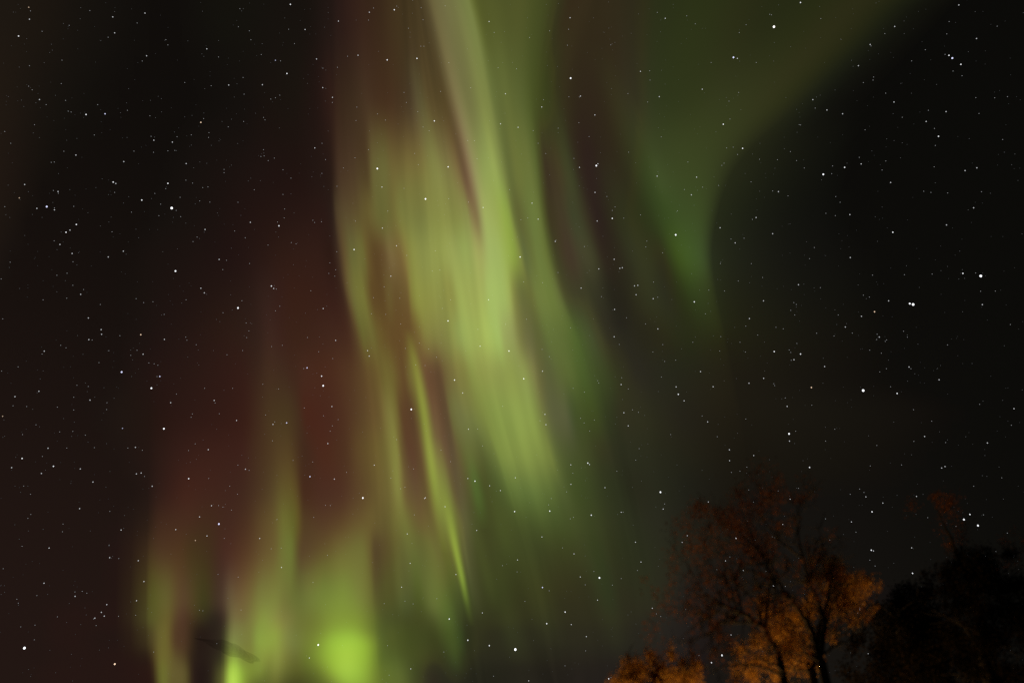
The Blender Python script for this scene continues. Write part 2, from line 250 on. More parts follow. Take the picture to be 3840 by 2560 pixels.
# fine ray texture: slow along the ray, quick across it
rng = np.random.default_rng(7)
def smooth1(a, n, axis):
    k = np.hanning(n + 2)[1:-1]; k /= k.sum()
    return np.apply_along_axis(lambda v: np.convolve(np.pad(v, n, mode='edge'), k, 'same')[n:-n], axis, a)
def ray_noise(n_across, n_along):
    t = smooth1(smooth1(rng.standard_normal((NY, NS)), n_across, 1), n_along, 0)
    return t / t.std()
tex = 0.45 * ray_noise(7, 60) + 0.85 * ray_noise(17, 80)
FIELD = smooth1(smooth1(FIELD, 3, 1), 8, 0)
R_, G_, B_ = FIELD[..., 0].copy(), FIELD[..., 1].copy(), FIELD[..., 2].copy()
e_ = (G_ - R_) / R_; w_ = sstep(R_, 22, 40); br_ = sstep(R_, 115, 170)
e2_ = np.where(e_ > 0, e_ * (0.46 + 0.29 * br_), e_ * 0.86) - (0.03 + 0.045 * (1 - sstep(R_, 45, 62)) * sstep(XQ, 1900, 2200)) * (1 - br_)
Rn_ = R_ * (0.97 - 0.06 * sstep(-e_, 0.1, 0.4) + 0.09 * (1 - sstep(R_, 50, 80)) * sstep(e_, 0.02, 0.08))
FIELD[..., 0] = R_ + w_ * (Rn_ - R_); FIELD[..., 1] = G_ + w_ * (Rn_ * (1 + e2_) - G_); FIELD[..., 2] = B_ * (1 - 0.07 * w_)
gr_ = sstep(e_, 0.05, 0.2) * (0.35 + 0.65 * sstep(XQ, 2100, 2450))
FIELD[..., 0] *= 1 - 0.055 * gr_; FIELD[..., 1] *= 1 + 0.035 * gr_
XX_ = XQ; YY_ = np.repeat(YQ[:, None], NS, 1)
d_ = sstep(XX_, 2420, 2800)[..., None]; lowf_ = sstep(YY_, 1300, 2000)[..., None]
FIELD *= 1 + d_ * ((np.array((1.02, 0.90, 0.80)) * (1 - lowf_) + np.array((0.72, 0.62, 0.53)) * lowf_) - 1) * sstep(YY_, 900, 1400)[..., None]
FIELD *= (1 + 0.024 * tex * sstep(S, 2.5, 3.2) * sstep(S, 12.6, 11.5))[..., None]
soft_ = smooth1(FIELD, 11, 1); ws_ = (sstep(S, 2.1, 2.3) * sstep(S, 3.6, 3.2))[None, :, None] * sstep(YQ, 2200, 2320)[:, None, None]
FIELD += (soft_ - FIELD) * ws_
FIELD += (smooth1(FIELD, 17, 1) - FIELD) * (sstep(S, 12.0, 12.5)[None, :, None] * sstep(YQ, 350, 600)[:, None, None])
DIR = direction(XQ, np.repeat(YQ[:, None], NS, 1))
GLOW = np.maximum(lin(FIELD) - sky_colour(DIR), 0.0)
GLOW *= sstep(GLOW.max(-1), 0.0004, 0.0018)[..., None]

def aurora_material():
    m = bpy.data.materials.new("aurora_light"); m.use_nodes = True
    t = m.node_tree; t.nodes.clear()
    a = t.nodes.new('ShaderNodeAttribute'); a.attribute_name = 'glow'
    e = t.nodes.new('ShaderNodeEmission'); e.inputs['Strength'].default_value = 1.0
    tr = t.nodes.new('ShaderNodeBsdfTransparent')
    s = t.nodes.new('ShaderNodeAddShader'); o = t.nodes.new('ShaderNodeOutputMaterial')
    t.links.new(a.outputs['Color'], e.inputs['Color'])
    t.links.new(e.outputs[0], s.inputs[0]); t.links.new(tr.outputs[0], s.inputs[1]); t.links.new(s.outputs[0], o.inputs['Surface'])
    m.cycles.emission_sampling = 'NONE'
    return m
AUR = aurora_material()

def curtain(name, weight, dist, fold, phase, parent=None):
    """a folded sheet of glowing air standing along the field lines; brightness = GLOW * weight"""
    g = GLOW * weight[..., None]
    on = g.max(-1) > 0.00035
    face = on[:-1, :-1] | on[1:, :-1] | on[:-1, 1:] | on[1:, 1:]
    D = dist * (1 + fold * np.sin(S * 2.3 + phase) + 0.5 * fold * np.sin(S * 6.1 + 2 * phase))[None, :] * (1 + 0.10 * (1280 - YQ[:, None]) / 2560)
    P = CAM + DIR * D[..., None]
    used = np.zeros((NY, NS), bool)
    for a in (0, 1):
        for b in (0, 1):
            used[a:NY-1+a, b:NS-1+b] |= face
    idx = np.full((NY, NS), -1); idx[used] = np.arange(used.sum())
    jj, ii = np.nonzero(face)
    fs = np.stack([idx[jj, ii], idx[jj, ii+1], idx[jj+1, ii+1], idx[jj+1, ii]], 1)
    base = Vector(P[used][np.argmin(P[used][:, 2])])
    root = None
    o = mesh_obj(name, P[used], fs, AUR, parent)
    at_ = o.data.attributes.new('glow', 'FLOAT_COLOR', 'POINT')
    col = np.ones((int(used.sum()), 4), np.float32); col[:, :3] = g[used]
    at_.data.foreach_set('color', col.ravel())
    return o

SS = S[None, :] * np.ones((NY, 1)); YY = YQ[:, None] * np.ones((1, NS))
w_left = 1 - sstep(SS, 2.80, 3.12)
w_right = sstep(SS, 10.15, 11.0)
w_mid = 1 - w_left - w_right
low = sstep(YY, 1780, 2280)
wl_green = w_left * low * sstep(SS, 0.75, 1.0)
# the round bright glow at the foot of the left curtain also spreads a little over the middle one
wl_red = w_left - wl_green
main_ray = w_mid * sstep(SS, 7.7, 8.3) * (1 - sstep(SS, 9.0, 9.5)) * (1 - sstep(YY, 1350, 1800)) * 0.9
thin_ray = 0 * w_mid
limb_ray = w_mid * sstep(SS, 9.2, 9.6) * (1 - sstep(SS, 10.0, 10.4)) * 0.9 * (1 - main_ray)
limb_ray = np.minimum(limb_ray, w_mid - main_ray)
rest = w_mid - main_ray - thin_ray - limb_ray
o = curtain("aurora_glow", wl_red, 5200, 0.03, 0.3)
tag(o, "dim dull red aurora glow in the sky left of the tall green curtain", "aurora")
o = curtain("aurora_curtain", wl_green, 4700, 0.05, 1.1)
tag(o, "low yellow-green aurora curtain with a bright round glow, lower left", "aurora", "aurora curtains in the night sky")
mid = curtain("aurora_curtain", rest, 4300, 0.05, 2.0)
tag(mid, "tall bright green aurora curtain streaming down the middle of the sky", "aurora", "aurora curtains in the night sky")
for wgt, lab, ph in ((main_ray, "wide brightest yellow-green ray with a purple left edge", 2.4),
                     (limb_ray, "dark green ray along the right side of the curtain", 3.3)):
    tag(curtain("ray", wgt, 4150, 0.04, ph, mid), lab)
o = curtain("aurora_curtain", w_right, 4900, 0.04, 4.0)
tag(o, "faint dark green wedge of aurora pointing down, right of the main curtain", "aurora", "aurora curtains in the night sky")

right = o
def thin_ray_sheet(pts, colour, parent, dist, label=None):
    """one straight ray: spine points (x, y, half width, brightness), soft across and along"""
    pts = np.array(pts, float); yq = np.arange(pts[0, 1], pts[-1, 1] + 1, 12.0)
    xs, ws, bs = (pchip(pts[:, 1], pts[:, k], yq) for k in (0, 2, 3))
    u = np.linspace(-2.6, 2.6, 27)
    prof = np.exp(-0.5 * u ** 2) - math.exp(-0.5 * 2.6 ** 2)
    X = xs[:, None] + 1.15 * ws[:, None] * u[None]; Yy = np.repeat(yq[:, None], 27, 1)
    P = CAM + direction(X, Yy) * (dist * (1 + 0.004 * u[None, :, None] ** 2))
    n = len(yq); idx = np.arange(n * 27).reshape(n, 27)
    fs = np.stack([idx[:-1, :-1], idx[:-1, 1:], idx[1:, 1:], idx[1:, :-1]], -1).reshape(-1, 4)
    o = mesh_obj("ray", P.reshape(-1, 3), fs, AUR, parent)
    col = np.ones((n * 27, 4), np.float32)
    col[:, :3] = (bs[:, None, None] * prof[None, :, None] * np.array(colour)).reshape(-1, 3)
    a = o.data.attributes.new('glow', 'FLOAT_COLOR', 'POINT'); a.data.foreach_set('color', col.ravel())
    if label: o['label'] = label
    return o
GREEN = (0.128, 0.200, 0.017)
thin_ray_sheet([(1530,1230,10,0),(1545,1310,10,.35),(1565,1400,11,.65),(1591,1550,12,1),(1610,1690,12,1),(1633,1850,13,.7),(1655,1980,14,.25),(1675,2080,14,0)], GREEN, mid, 4000, "thin bright green ray low in the curtain, upper of two in line")
thin_ray_sheet([(1632,1640,16,0),(1652,1760,17,.35),(1673,1870,15,.62),(1691,1960,12,.9),(1710,2060,9,1.15),(1729,2150,7.5,1.15),(1744,2225,7,.6),(1754,2275,7,.2),(1770,2350,7,0)], GREEN, mid, 3960, "thin sharp bright green ray tapering to a point")
thin_ray_sheet([(1560,1700,16,0),(1600,1900,18,.10),(1640,2120,20,.24),(1675,2300,20,.34),(1702,2430,18,.22),(1722,2530,16,0)], (0.07,0.13,0.012), mid, 3920)
thin_ray_sheet([(1545,200,15,0),(1565,310,15,.6),(1588,440,16,1),(1614,560,17,1),(1645,700,17,.6),(1670,830,16,0)], (0.016,0.026,0.006), mid, 4020)
thin_ray_sheet([(1440,1280,20,0),(1452,1400,20,.7),(1470,1560,18,1),(1490,1760,16,1),(1502,1880,15,.5),(1516,2020,15,0)], (0.030,0.050,0.008), mid, 4040)
thin_ray_sheet([(1500,1880,18,0),(1530,2020,18,.8),(1555,2150,18,.8),(1582,2330,18,0)], (0.014,0.028,0.004), mid, 4060)
thin_ray_sheet([(1730,1560,16,0),(1765,1720,16,.7),(1788,1850,15,1),(1812,1990,15,0)], (0.018,0.042,0.006), mid, 4070)
thin_ray_sheet([(1690,1580,16,0),(1720,1800,18,.8),(1748,2000,16,1),(1772,2180,15,.6),(1796,2330,14,0)], (0.022,0.022,0.010), mid, 4080)
thin_ray_sheet([(2070,330,22,0),(2098,500,24,.5),(2135,690,26,1),(2172,850,26,1),(2222,1010,30,.7),(2290,1210,34,0)], (0.010,0.016,0.005), right, 4500)
thin_ray_sheet([(2245,560,34,0),(2320,770,40,.8),(2390,950,42,1),(2460,1110,42,.7),(2550,1310,46,0)], (0.006,0.011,0.0026), right, 4520)
thin_ray_sheet([(2240,150,30,0),(2330,400,34,.7),(2425,640,36,1),(2520,880,34,1),(2605,1090,32,.6),(2690,1290,34,0)], (0.007,0.014,0.003), right, 4580)
thin_ray_sheet([(2150,1650,30,0),(2195,1850,30,.7),(2240,2080,28,1),(2275,2250,26,.8),(2325,2480,24,0)], (0.005,0.010,0.002), right, 4540)
thin_ray_sheet([(2420,560,40,0),(2500,740,46,.8),(2575,930,46,1),(2640,1090,44,.5),(2720,1290,44,0)], (0.006,0.013,0.003), right, 4560)
for x0, y0, sl, L, w, b in ((1465,1900,.12,420,14,.8),(1512,1650,.16,380,13,.7),(1548,1960,.19,440,15,.9),(1598,2080,.20,380,14,.8),(1640,1850,.22,420,13,.9),(1762,1900,.25,400,16,.7),(1815,1720,.26,420,18,.8),(1655,1250,.20,420,18,.7),
                            (1850,2080,.24,420,26,.5),(1960,1980,.25,460,30,.5),(2075,1700,.26,500,30,.6),(1350,560,.08,420,18,.6),(1478,760,.14,430,20,.7),(1600,640,.20,420,18,.6),(1930,420,.14,480,22,.6),(1985,700,.18,420,20,.6)):
    thin_ray_sheet([(x0, y0, w, 0), (x0 + sl*L*.3, y0 + L*.3, w, b*.7), (x0 + sl*L*.65, y0 + L*.65, w, b), (x0 + sl*L, y0 + L, w, 0)], (0.012, 0.019, 0.003), mid, 4100)

# ------------------------------------------------------------------ stars (position and brightness class; b bluish, o orange)
STARS = [
(0, 0, 1.8375, """2001,32,4 198,52,3o 210,77,2 92,85,1 619,75,2 790,82,1 777,118,3 999,92,3 203,134,3 945,160,2 477,176,2 437,163,1 128,250,4 290,217,2 790,228,3 745,258,2 695,281,1 184,268,1 1143,275,2 1136,279,1 1157,311,2 1425,338,3 1506,281,1 1643,186,2 1718,214,2 1729,275,2 1653,62,2 1665,77,1 2102,205,3 1989,203,2 2332,147,3 2029,302,2 1806,303,1 2181,408,3 2225,471,2 2325,465,2 1898,417,3b 1933,421,2 1977,508,4 1800,377,2 1506,394,2 1010,386,3 980,422,2 203,454,2 427,416,2 343,363,1 360,347,1 422,577,2b 197,595,2 222,620,2 382,658,1 272,687,3 318,722,2 452,693,2 470,767,2 490,773,2 593,790,4 724,785,4b 673,722,2 878,761,2 830,778,1 886,612,1 1090,665,1 1037,692,1 1273,570,2 1455,592,2 1576,587,3 1808,585,3 1675,535,2 1682,650,2 1614,670,1 1866,684,2 1898,675,2 1928,657,2 2224,605,3 2245,610,1 2291,672,3 2290,707,2 2241,698,1 1384,844,4o 1403,818,2 1323,796,1 1273,806,1 1033,799,2 1113,772,1 1530,838,1 1679,838,2 1816,810,2 1826,827,2 1573,875,2 1440,915,2 1437,948,2 1318,930,2 1220,943,2 1203,911,1 1188,980,3 1060,967,3 1041,940,2 923,1042,2 1058,1050,2 1157,1040,2 1205,1037,2 1216,1038,1 650,931,2 460,967,1 238,860,2 33,907,2 74,988,2 440,1043,2 523,1069,3 853,1114,3 1283,1128,3 353,1119,2 374,1117,2 1544,1168,2 1544,1190,2 1595,1138,1 1456,1002,1 1509,972,1 2169,1020,3 2219,988,2 1816,1032,2 1818,1055,1 1820,1075,2 1798,1079,2 1848,1107,2 1890,1090,2 2243,1100,2 1950,1170,2 2005,1228,2 2218,1195,2 1728,1228,1 170,1272,3 780,1255,4 798,1265,3 704,1233,1 1157,1264,4 1142,1300,2 1067,1333,2 1281,1242,2 1327,1262,2 1397,1293,2 1433,1288,2 1241,1360,2 661,1293,1 790,1326,2 887,1356,1 368,1313,2 400,1320,3 402,1332,2 133,1364,3o 33,1424,2 322,1424,5b 254,1436,3 375,1446,3 375,1432,2 364,1395,1 508,1422,2 977,1379,4 1183,1434,6 1214,1450,2 1107,1407,2 906,1462,2 1095,1486,2 1245,1493,2 1195,1498,1 1376,1385,2 1345,1405,1 1446,1393,2 1640,1394,2 1752,1308,2 1950,1340,2 2005,1336,1 1961,1440,2 1660,1484,1 1725,1532,3 1912,1530,2 1922,1556,4 2156,1518,2 2168,1533,2 2215,1528,2 526,1547,4 750,1530,1 606,1466,1 290,1498,1 223,1478,1 1958,1502,2 2232,1285,1 2322,1284,2"""),
(1280, 0, 1.8375, """365,69,4 382,44,2 193,86,3 222,57,2 187,140,2 102,140,1 462,196,2 550,55,2 492,2,2 490,93,1 563,138,2 715,42,2 548,320,2 569,320,2 521,404,4 316,414,4 115,382,3 43,389,2 741,433,2 1018,150,3 1053,225,2 1576,124,3 1566,203,2 1435,214,2 1558,313,2 1857,311,2 1580,540,5 1297,260,2 2232,128,3 2177,87,2 1101,293,1 1080,468,2 1207,476,2 1012,420,1 1131,647,3 891,606,2 432,638,2 684,631,2 448,707,2 107,739,2 101,831,2 304,828,2 249,786,2 641,834,4 527,770,2 563,876,2 605,902,2 1097,854,3 1218,878,3 1322,901,2 1356,988,2 1381,738,3 1394,688,2 1648,663,3 1640,670,2 1568,668,2 1747,793,3 1637,846,2 2191,667,3 2111,704,2 2061,493,3 2125,489,2 2127,553,2 1975,646,2 1494,884,2 1494,915,1 1707,942,2 1630,981,1 1409,1058,2 1603,1092,2 1641,1154,3 1599,1168,1 1757,1142,5 1768,1129,3 1980,1049,2 2204,944,2 2176,1214,3 248,1162,5 736,1150,4 530,1135,2 506,1058,2 280,1289,3 432,1298,2 692,1215,1 1160,1307,2 580,1371,5 740,1369,2 664,1382,1 320,1453,2 977,1430,3 876,1393,2 1314,1400,3 1285,1502,2 1238,1514,2 1356,1510,3 1748,1326,3 1830,1354,2 1886,1426,2 1867,1450,2 1867,1505,4 1946,1503,2 1763,1523,3 2316,1453,2 2062,1481,2 871,969,2 917,970,2 789,924,1 935,1094,2 1103,1117,1 94,1088,2 97,1524,2 87,1517,1 187,1032,2 14,1158,2"""),
(2560, 0, 1.8375, """812,19,4 629,186,6w 28,111,2 87,166,2 437,172,2 390,226,2 600,100,2 612,104,2 952,130,2 1461,184,3 1393,233,2 1292,308,3 1298,318,2 1903,36,3 1836,150,2 1820,235,2 2025,267,3 2167,182,2 1835,383,4 1808,376,2 1858,402,5b 1917,445,4 1863,491,2 1925,523,2 350,397,5b 377,404,3 507,432,2 196,432,2 627,422,1 1211,454,3 1578,421,2 1672,344,2 1316,532,2 1312,553,2 1245,570,2 135,616,3 386,638,2 319,698,2 300,673,1 280,857,4 326,821,2 413,1023,4 348,1015,2 303,1020,2 378,1065,2 897,688,3 922,670,1 913,746,2 994,759,3 1102,785,3 803,860,2 813,862,2 1050,621,1 1399,643,2 1456,704,3 1513,809,2 1450,784,1 1693,761,2 1815,770,3 1678,838,3 1735,886,2 1763,940,4 1741,1003,2 1257,895,2 1406,958,1 1513,985,1 742,1045,2 653,1101,2 785,1107,2 838,1158,2 1217,1085,2 1230,1130,3 1400,1110,2 1374,1172,2 1116,1154,4 969,1202,5 1027,1197,2 1033,1144,2 1733,1150,2 1946,1176,3 2027,1157,3 2205,962,2 2238,667,2 2150,675,2 2020,674,2 2042,783,2 529,1098,2 480,1062,1 270,1140,2 285,1125,2 36,1117,2 96,1221,3 216,1219,1 248,1278,2 137,1290,2 60,1343,3 12,1306,2 102,1311,1 79,1415,1 471,1253,2 660,1321,3 620,1316,2 726,1350,2 1433,1258,3 1661,1318,2 1711,1326,2 1826,1330,2 2059,1322,2 2005,1432,3 1085,1394,2 1055,1355,2 1152,1479,3 1052,1486,2 987,1470,2 506,1499,3 480,1512,2 740,1543,1 1818,1550,3 2120,1332,1"""),
(0, 853, 1.8375, """455,33,4 482,18,3 772,30,2 937,12,1 1413,14,3 1617,24,2 373,92,2 413,117,3 393,152,1 497,179,3 503,236,2 530,258,1 746,203,3 850,163,3 869,184,1 70,239,2 64,275,1 8,354,2 1209,300,5 1358,66,2 1330,97,2 1510,220,3 1561,226,2 1535,290,2 1690,71,2 1720,248,2 1847,121,2 1919,66,1 2040,113,2 2007,104,2 2321,167,2 2273,244,2 2313,291,2 2266,316,2 2307,335,2 2022,256,1 462,315,2 392,329,2 502,398,2 576,427,2 450,366,1 556,460,3 460,487,2 392,443,1 297,498,2 135,420,1 938,490,2 990,517,2 1054,511,2 1384,418,3 1408,450,3 1424,460,1 1282,498,2 691,530,2 1640,554,5 1537,587,2 1667,504,2 1600,568,1 1870,403,4 1886,420,3 1904,424,2 2142,436,2 1928,542,2 1898,574,2 2227,558,3 2186,565,1 1131,598,2 1113,602,1 609,623,3 19,629,2 1491,633,1 1515,648,1 1696,657,2 1735,662,1 697,703,3 700,735,3 612,772,3 635,774,2 970,738,4o 1133,770,3 1280,755,2 1288,776,2 826,745,2 418,811,2 455,828,2 1352,807,2 1700,758,2 1682,745,1 1715,712,2 1872,820,2 1945,811,2 2118,757,2 2313,777,3 2225,802,1 2196,855,2 2293,902,2 944,845,2 986,872,3 901,880,2 750,848,2 1564,876,2 1672,847,2 1471,847,1 305,851,3 290,871,2 682,930,2 1026,932,2 1062,938,2 1088,948,2 914,911,1 838,995,5b 1101,1025,4b 1082,1026,2 1043,1106,5 125,959,2 11,988,2 2116,966,4b 2093,971,2 2216,1023,4 2227,1089,5 277,1042,1 530,1086,2 608,1094,2 268,1127,3 103,1164,3 620,1188,3 508,1168,2 653,1168,1 737,1206,2 735,1253,2 90,1227,2 184,1232,2 225,1251,1 395,1236,2 508,1256,2 1176,1206,3 1216,1146,2 1410,1107,2 1603,1107,2 1476,1190,3 1482,1207,2 1511,1282,2 1630,1328,3 1326,1283,2 1317,1306,2 1881,1355,3 1893,1338,2 1975,1345,4b 1937,1349,1 1830,1290,2 1920,1111,2 1811,1079,2 2097,1242,2 2287,1232,3 2229,1296,2 2330,1322,2 2290,1365,2 2275,1402,2 18,1299,3o 248,1358,2 512,1340,1 438,1315,1 844,1382,3b 1129,1385,5 155,1425,2 411,1407,2 502,1403,2 588,1429,2 20,1444,1 1345,1489,2 1435,1529,3 1299,1535,2 933,1513,3 881,1518,2 981,1533,2 650,1515,2 460,1518,2 331,1519,3 2259,1487,3 1877,1468,2 2116,1415,1"""),
(1280, 853, 1.8375, """283,4,3 88,152,4 380,126,3 451,192,2 647,161,2 747,110,1 679,293,2 626,300,2 341,335,3 295,408,2 222,483,2 403,487,2 753,498,2 1014,498,3 735,643,4 696,557,2 409,664,2 207,594,2 306,598,2 181,848,3 192,885,3 441,832,2 401,779,1 537,796,2 602,836,2 656,893,2 577,950,2 513,946,2 780,1050,4 836,1139,3 482,1252,5 941,701,2 956,817,3 1155,850,4 1257,1041,4 1386,989,3 1232,203,4 1474,96,3 1479,88,2 1493,310,2 1387,380,2 1347,332,1 1256,375,2 1652,417,3 1675,131,2 1774,285,3 1880,219,3 1919,281,3 1936,277,3 2020,402,3 2043,398,3 2031,463,3 1792,476,2 1883,564,3 1965,621,2 1580,690,2 1276,632,2 1132,667,2 1880,752,3 1915,805,2 2181,698,3 2096,664,2 2149,490,3 2180,480,2 2151,376,2 2105,94,2 2214,175,2 2098,134,2 2304,51,5 2215,806,2 2147,857,2 2304,913,2 2228,922,2 1433,889,2 1445,905,1 1767,1054,2 1774,1070,2 1932,1034,2 1928,1081,3 1977,1111,2 1597,1107,2 1675,1133,2 2307,1097,3 2322,1148,4 2205,1029,2 1112,1231,2 1403,1286,3 1369,1330,2 1410,1357,3 1947,1275,3 2006,1255,2 2047,1272,2 1743,1325,2 1673,1345,2 1649,1313,2 1711,1401,2 1977,1365,3 1888,1352,1 876,1388,3 939,1387,2 973,1503,2 687,1532,2 381,1460,2 2052,1522,2 2269,1425,2 585,1402,1 361,1443,1 1383,839,2 540,470,1"""),
(2560, 853, 1.8375, """1448,33,4 620,43,3 258,2,3 362,106,3 423,74,2 333,80,2 907,138,2 874,215,2 1155,207,3 473,249,2 260,248,2 551,344,2 383,368,2 798,394,3 949,414,2 1308,328,2 1528,325,2 1719,321,2 1931,316,4 2054,334,6 2019,313,2 2053,439,2 2155,438,2 2065,531,3 1565,524,5 1588,530,6 1419,505,3 1245,466,2 1287,479,2 1265,490,1 1322,580,4o 1232,611,3 1121,685,3 1072,602,2 1169,727,2 1043,747,2 1062,668,1 557,505,3 460,627,3 80,512,4 157,594,2 180,431,2 288,437,2 745,570,2 772,602,2 766,517,2 783,530,2 435,679,2 643,687,2 693,697,2 517,740,2 923,727,2 1355,754,3 1340,735,2 1337,771,2 1405,774,2 1396,784,2 1548,755,2 1522,714,2 1289,844,2 1369,865,2 1418,913,1 1404,972,2 1358,994,2 1560,960,3 1573,972,2 631,854,4 812,871,4 767,910,3 748,914,2 734,843,2 745,860,2 787,798,2 978,957,3 558,1038,3 457,1072,3 123,992,3 210,1096,3 887,1101,4o 1244,1122,6 1478,1142,4 1433,1096,2 1767,1048,3 707,1173,2 683,1179,1 720,1231,3 890,1223,2 628,1075,2 634,1088,2 134,1297,2 172,1338,3 435,1318,2 733,1420,5 736,1470,3 779,1402,2 985,1470,2 772,1487,1 322,1530,3 238,1440,2 1048,1388,2 1667,1438,3 1716,1333,2 1591,1254,2 1593,1472,2 1338,1500,2 1812,1480,2 2100,1483,3 2283,1247,3 2265,1361,2 2046,1217,2 10,1193,3 255,850,2 70,790,2 395,790,2 263,751,2 432,857,2 1825,808,2 2258,668,2 1825,268,1 1780,297,1 1929,580,1 1757,970,1"""),
(0, 1706, 1.836, """152,22,4 80,85,3 368,76,4 285,125,3 553,94,3 640,184,3 210,268,2 163,212,2 292,8,2 939,128,3 972,122,3 995,146,2 1048,213,3 1299,161,4 1437,160,2 1638,68,2 1690,96,3 1715,104,2 1635,268,2 1582,212,2 1456,347,3 1505,346,2 1535,356,2 1374,424,3 1507,473,5b 1544,572,2 1425,555,3 1345,586,3o 1210,511,3 1594,377,2 1788,572,3 1938,771,3 1867,643,2 1936,638,2 1907,442,2 2134,147,4b 2302,164,3 2241,344,2 2274,346,2 2153,46,2 2018,36,2 2160,427,2 2254,687,2 2155,874,2 212,407,2 548,367,3 192,434,2 434,473,2 430,526,2 834,514,3 756,386,2 751,618,2 755,704,3 818,710,2 952,725,3 338,638,3 152,626,2 303,880,3 22,780,2 254,965,2 116,990,2 126,1017,2 517,970,3 516,940,2 566,936,2 598,948,2 735,1027,3 940,1000,3 991,868,3 698,1080,3 718,1106,3 653,1120,3 645,1125,2 662,1171,2 816,1107,2 934,1100,2 395,1111,2 143,1180,2 241,1168,2 236,1269,2 168,1326,6 790,1436,5o 1058,1353,2 1373,1066,2 1397,1070,2 1660,1064,2 1501,820,2 1640,838,2 1493,1295,2 2191,1304,5 2130,1394,3 2208,1225,1 1177,680,1 1808,723,1 1018,1055,1"""),
(1280, 1706, 1.836, """148,294,5 227,68,3 36,118,2 497,94,2 579,292,3 573,297,3 454,541,3 474,743,3 714,354,3 789,820,3 920,178,4 871,160,3 1021,210,3 1095,243,3 1198,155,3 752,44,2 932,517,3 503,410,2 1193,387,4 1435,384,4 1721,412,4 1580,66,3 1697,54,4 1709,64,3 1594,124,2 1581,200,3 1551,252,2 1815,223,3 2197,254,5 2226,335,2 2216,370,3 1927,392,3 1940,391,2 1897,110,2 2027,34,2 1445,298,2 1427,341,2 1576,437,2 1598,427,2 1381,562,3 1602,678,3 1523,637,2 1213,720,3 1210,802,2 1110,759,2 2025,598,3 2063,734,3 2039,792,2 1777,843,5 1645,837,3 1739,799,2 1679,891,2 1385,909,4b 1431,932,2 1764,996,3 1541,1078,4 1414,1158,4 1583,1164,3 1687,1247,3 1264,1005,2 971,1084,3 743,1126,4 871,1272,4 1019,1309,4 1198,1336,6 478,1469,3 415,907,3 318,1309,2 295,1020,2 494,1022,2 438,1003,2 658,986,2 706,1353,2 329,1512,2 1841,1537,4 1857,1528,2 1290,1551,3 1048,1519,2 2141,1052,3 2169,1091,2 2199,1108,2 1927,848,2 1866,893,2 1995,1077,1 1540,1448,2 1682,1345,2 80,404,1 408,230,2 438,220,2 341,157,2 231,466,1"""),
(2200, 1700, 1.823, """977,48,3 989,128,2 1048,120,2 1095,92,2 1142,13,3 832,330,3 688,560,3 653,605,3 1108,248,2 1309,255,2 1391,311,3 1021,578,4 1141,330,2 1341,483,3 1268,568,2 1285,574,2 1152,591,2 949,732,3 979,705,2 1071,798,3 1277,904,4 1358,906,2 1226,804,2 890,792,2 1072,860,1 677,1064,2 987,1238,3 925,1377,5 853,1427,4 768,1378,2 1448,237,2 1100,460,1"""),
(3020, 1700, 1.823, """29,94,4 444,84,2 658,77,2 932,98,3 955,88,3 1343,165,2 1241,155,1 1151,222,2 371,242,2 307,277,2 401,265,2 414,295,3 530,337,3 456,397,4 760,292,3 805,278,1 627,285,1 315,466,3 138,445,2 837,437,2 1084,450,5 1125,415,4 1180,491,5 1218,418,2 1030,497,2 346,536,2 167,590,2 451,659,4 466,664,3 441,727,2 477,767,2 733,817,4 727,643,3 681,911,2 1233,699,2 1303,668,2 398,857,2 397,872,2 372,1053,3 371,1065,3 357,1087,3 430,1366,3 1381,542,2 260,552,1"""),
]
BRIGHT = {1: 0.06, 2: 0.16, 3: 0.37, 4: 0.70, 5: 1.0, 6: 1.3}
RPX = {1: 1.6, 2: 1.8, 3: 2.2, 4: 2.5, 5: 3.3, 6: 4.5}           # radius in photograph pixels
TINT = {'': (0.95, 0.97, 1.0), 'w': (1.0, 0.95, 0.9), 'b': (0.70, 0.72, 1.0), 'o': (1.0, 0.72, 0.5)}
STAR_R = 9000.0

def ico(sub):
    t = (1 + 5 ** .5) / 2
    v = [Vector(p).normalized() for p in ((-1,t,0),(1,t,0),(-1,-t,0),(1,-t,0),(0,-1,t),(0,1,t),(0,-1,-t),(0,1,-t),(t,0,-1),(t,0,1),(-t,0,-1),(-t,0,1))]
    f = [(0,11,5),(0,5,1),(0,1,7),(0,7,10),(0,10,11),(1,5,9),(5,11,4),(11,10,2),(10,7,6),(7,1,8),(3,9,4),(3,4,2),(3,2,6),(3,6,8),(3,8,9),(4,9,5),(2,4,11),(6,2,10),(8,6,7),(9,8,1)]
    for _ in range(sub):
        c = {}; nf = []
        def mid(a, b):
            k = (min(a, b), max(a, b))
            if k not in c:
                c[k] = len(v); v.append(((v[a] + v[b]) / 2).normalized())
            return c[k]
        for a, b, d in f:
            ab, bd, da = mid(a, b), mid(b, d), mid(d, a)
            nf += [(a, ab, da), (b, bd, ab), (d, da, bd), (ab, bd, da)]
        f = nf
    return v, f
ICO_V, ICO_F = ico(1)
def star_material(name, rgb, e):
    m = bpy.data.materials.new(name); m.use_nodes = True
    t = m.node_tree; t.nodes.clear()
    em = t.nodes.new('ShaderNodeEmission'); em.inputs['Color'].default_value = (*rgb, 1); em.inputs['Strength'].default_value = e
    o = t.nodes.new('ShaderNodeOutputMaterial'); t.links.new(em.outputs[0], o.inputs['Surface'])
    m.cycles.emission_sampling = 'NONE'
    return m
stars = []
for x0, y0, k, txt in STARS:
    for q in txt.split():
        a, b, c = q.split(',')
        X, Y = x0 + float(a) / k, y0 + float(b) / k
        stars.append((int(c[0]), c[1:], X, Y))
stars.sort(key=lambda s: -s[0])
_sm = {}
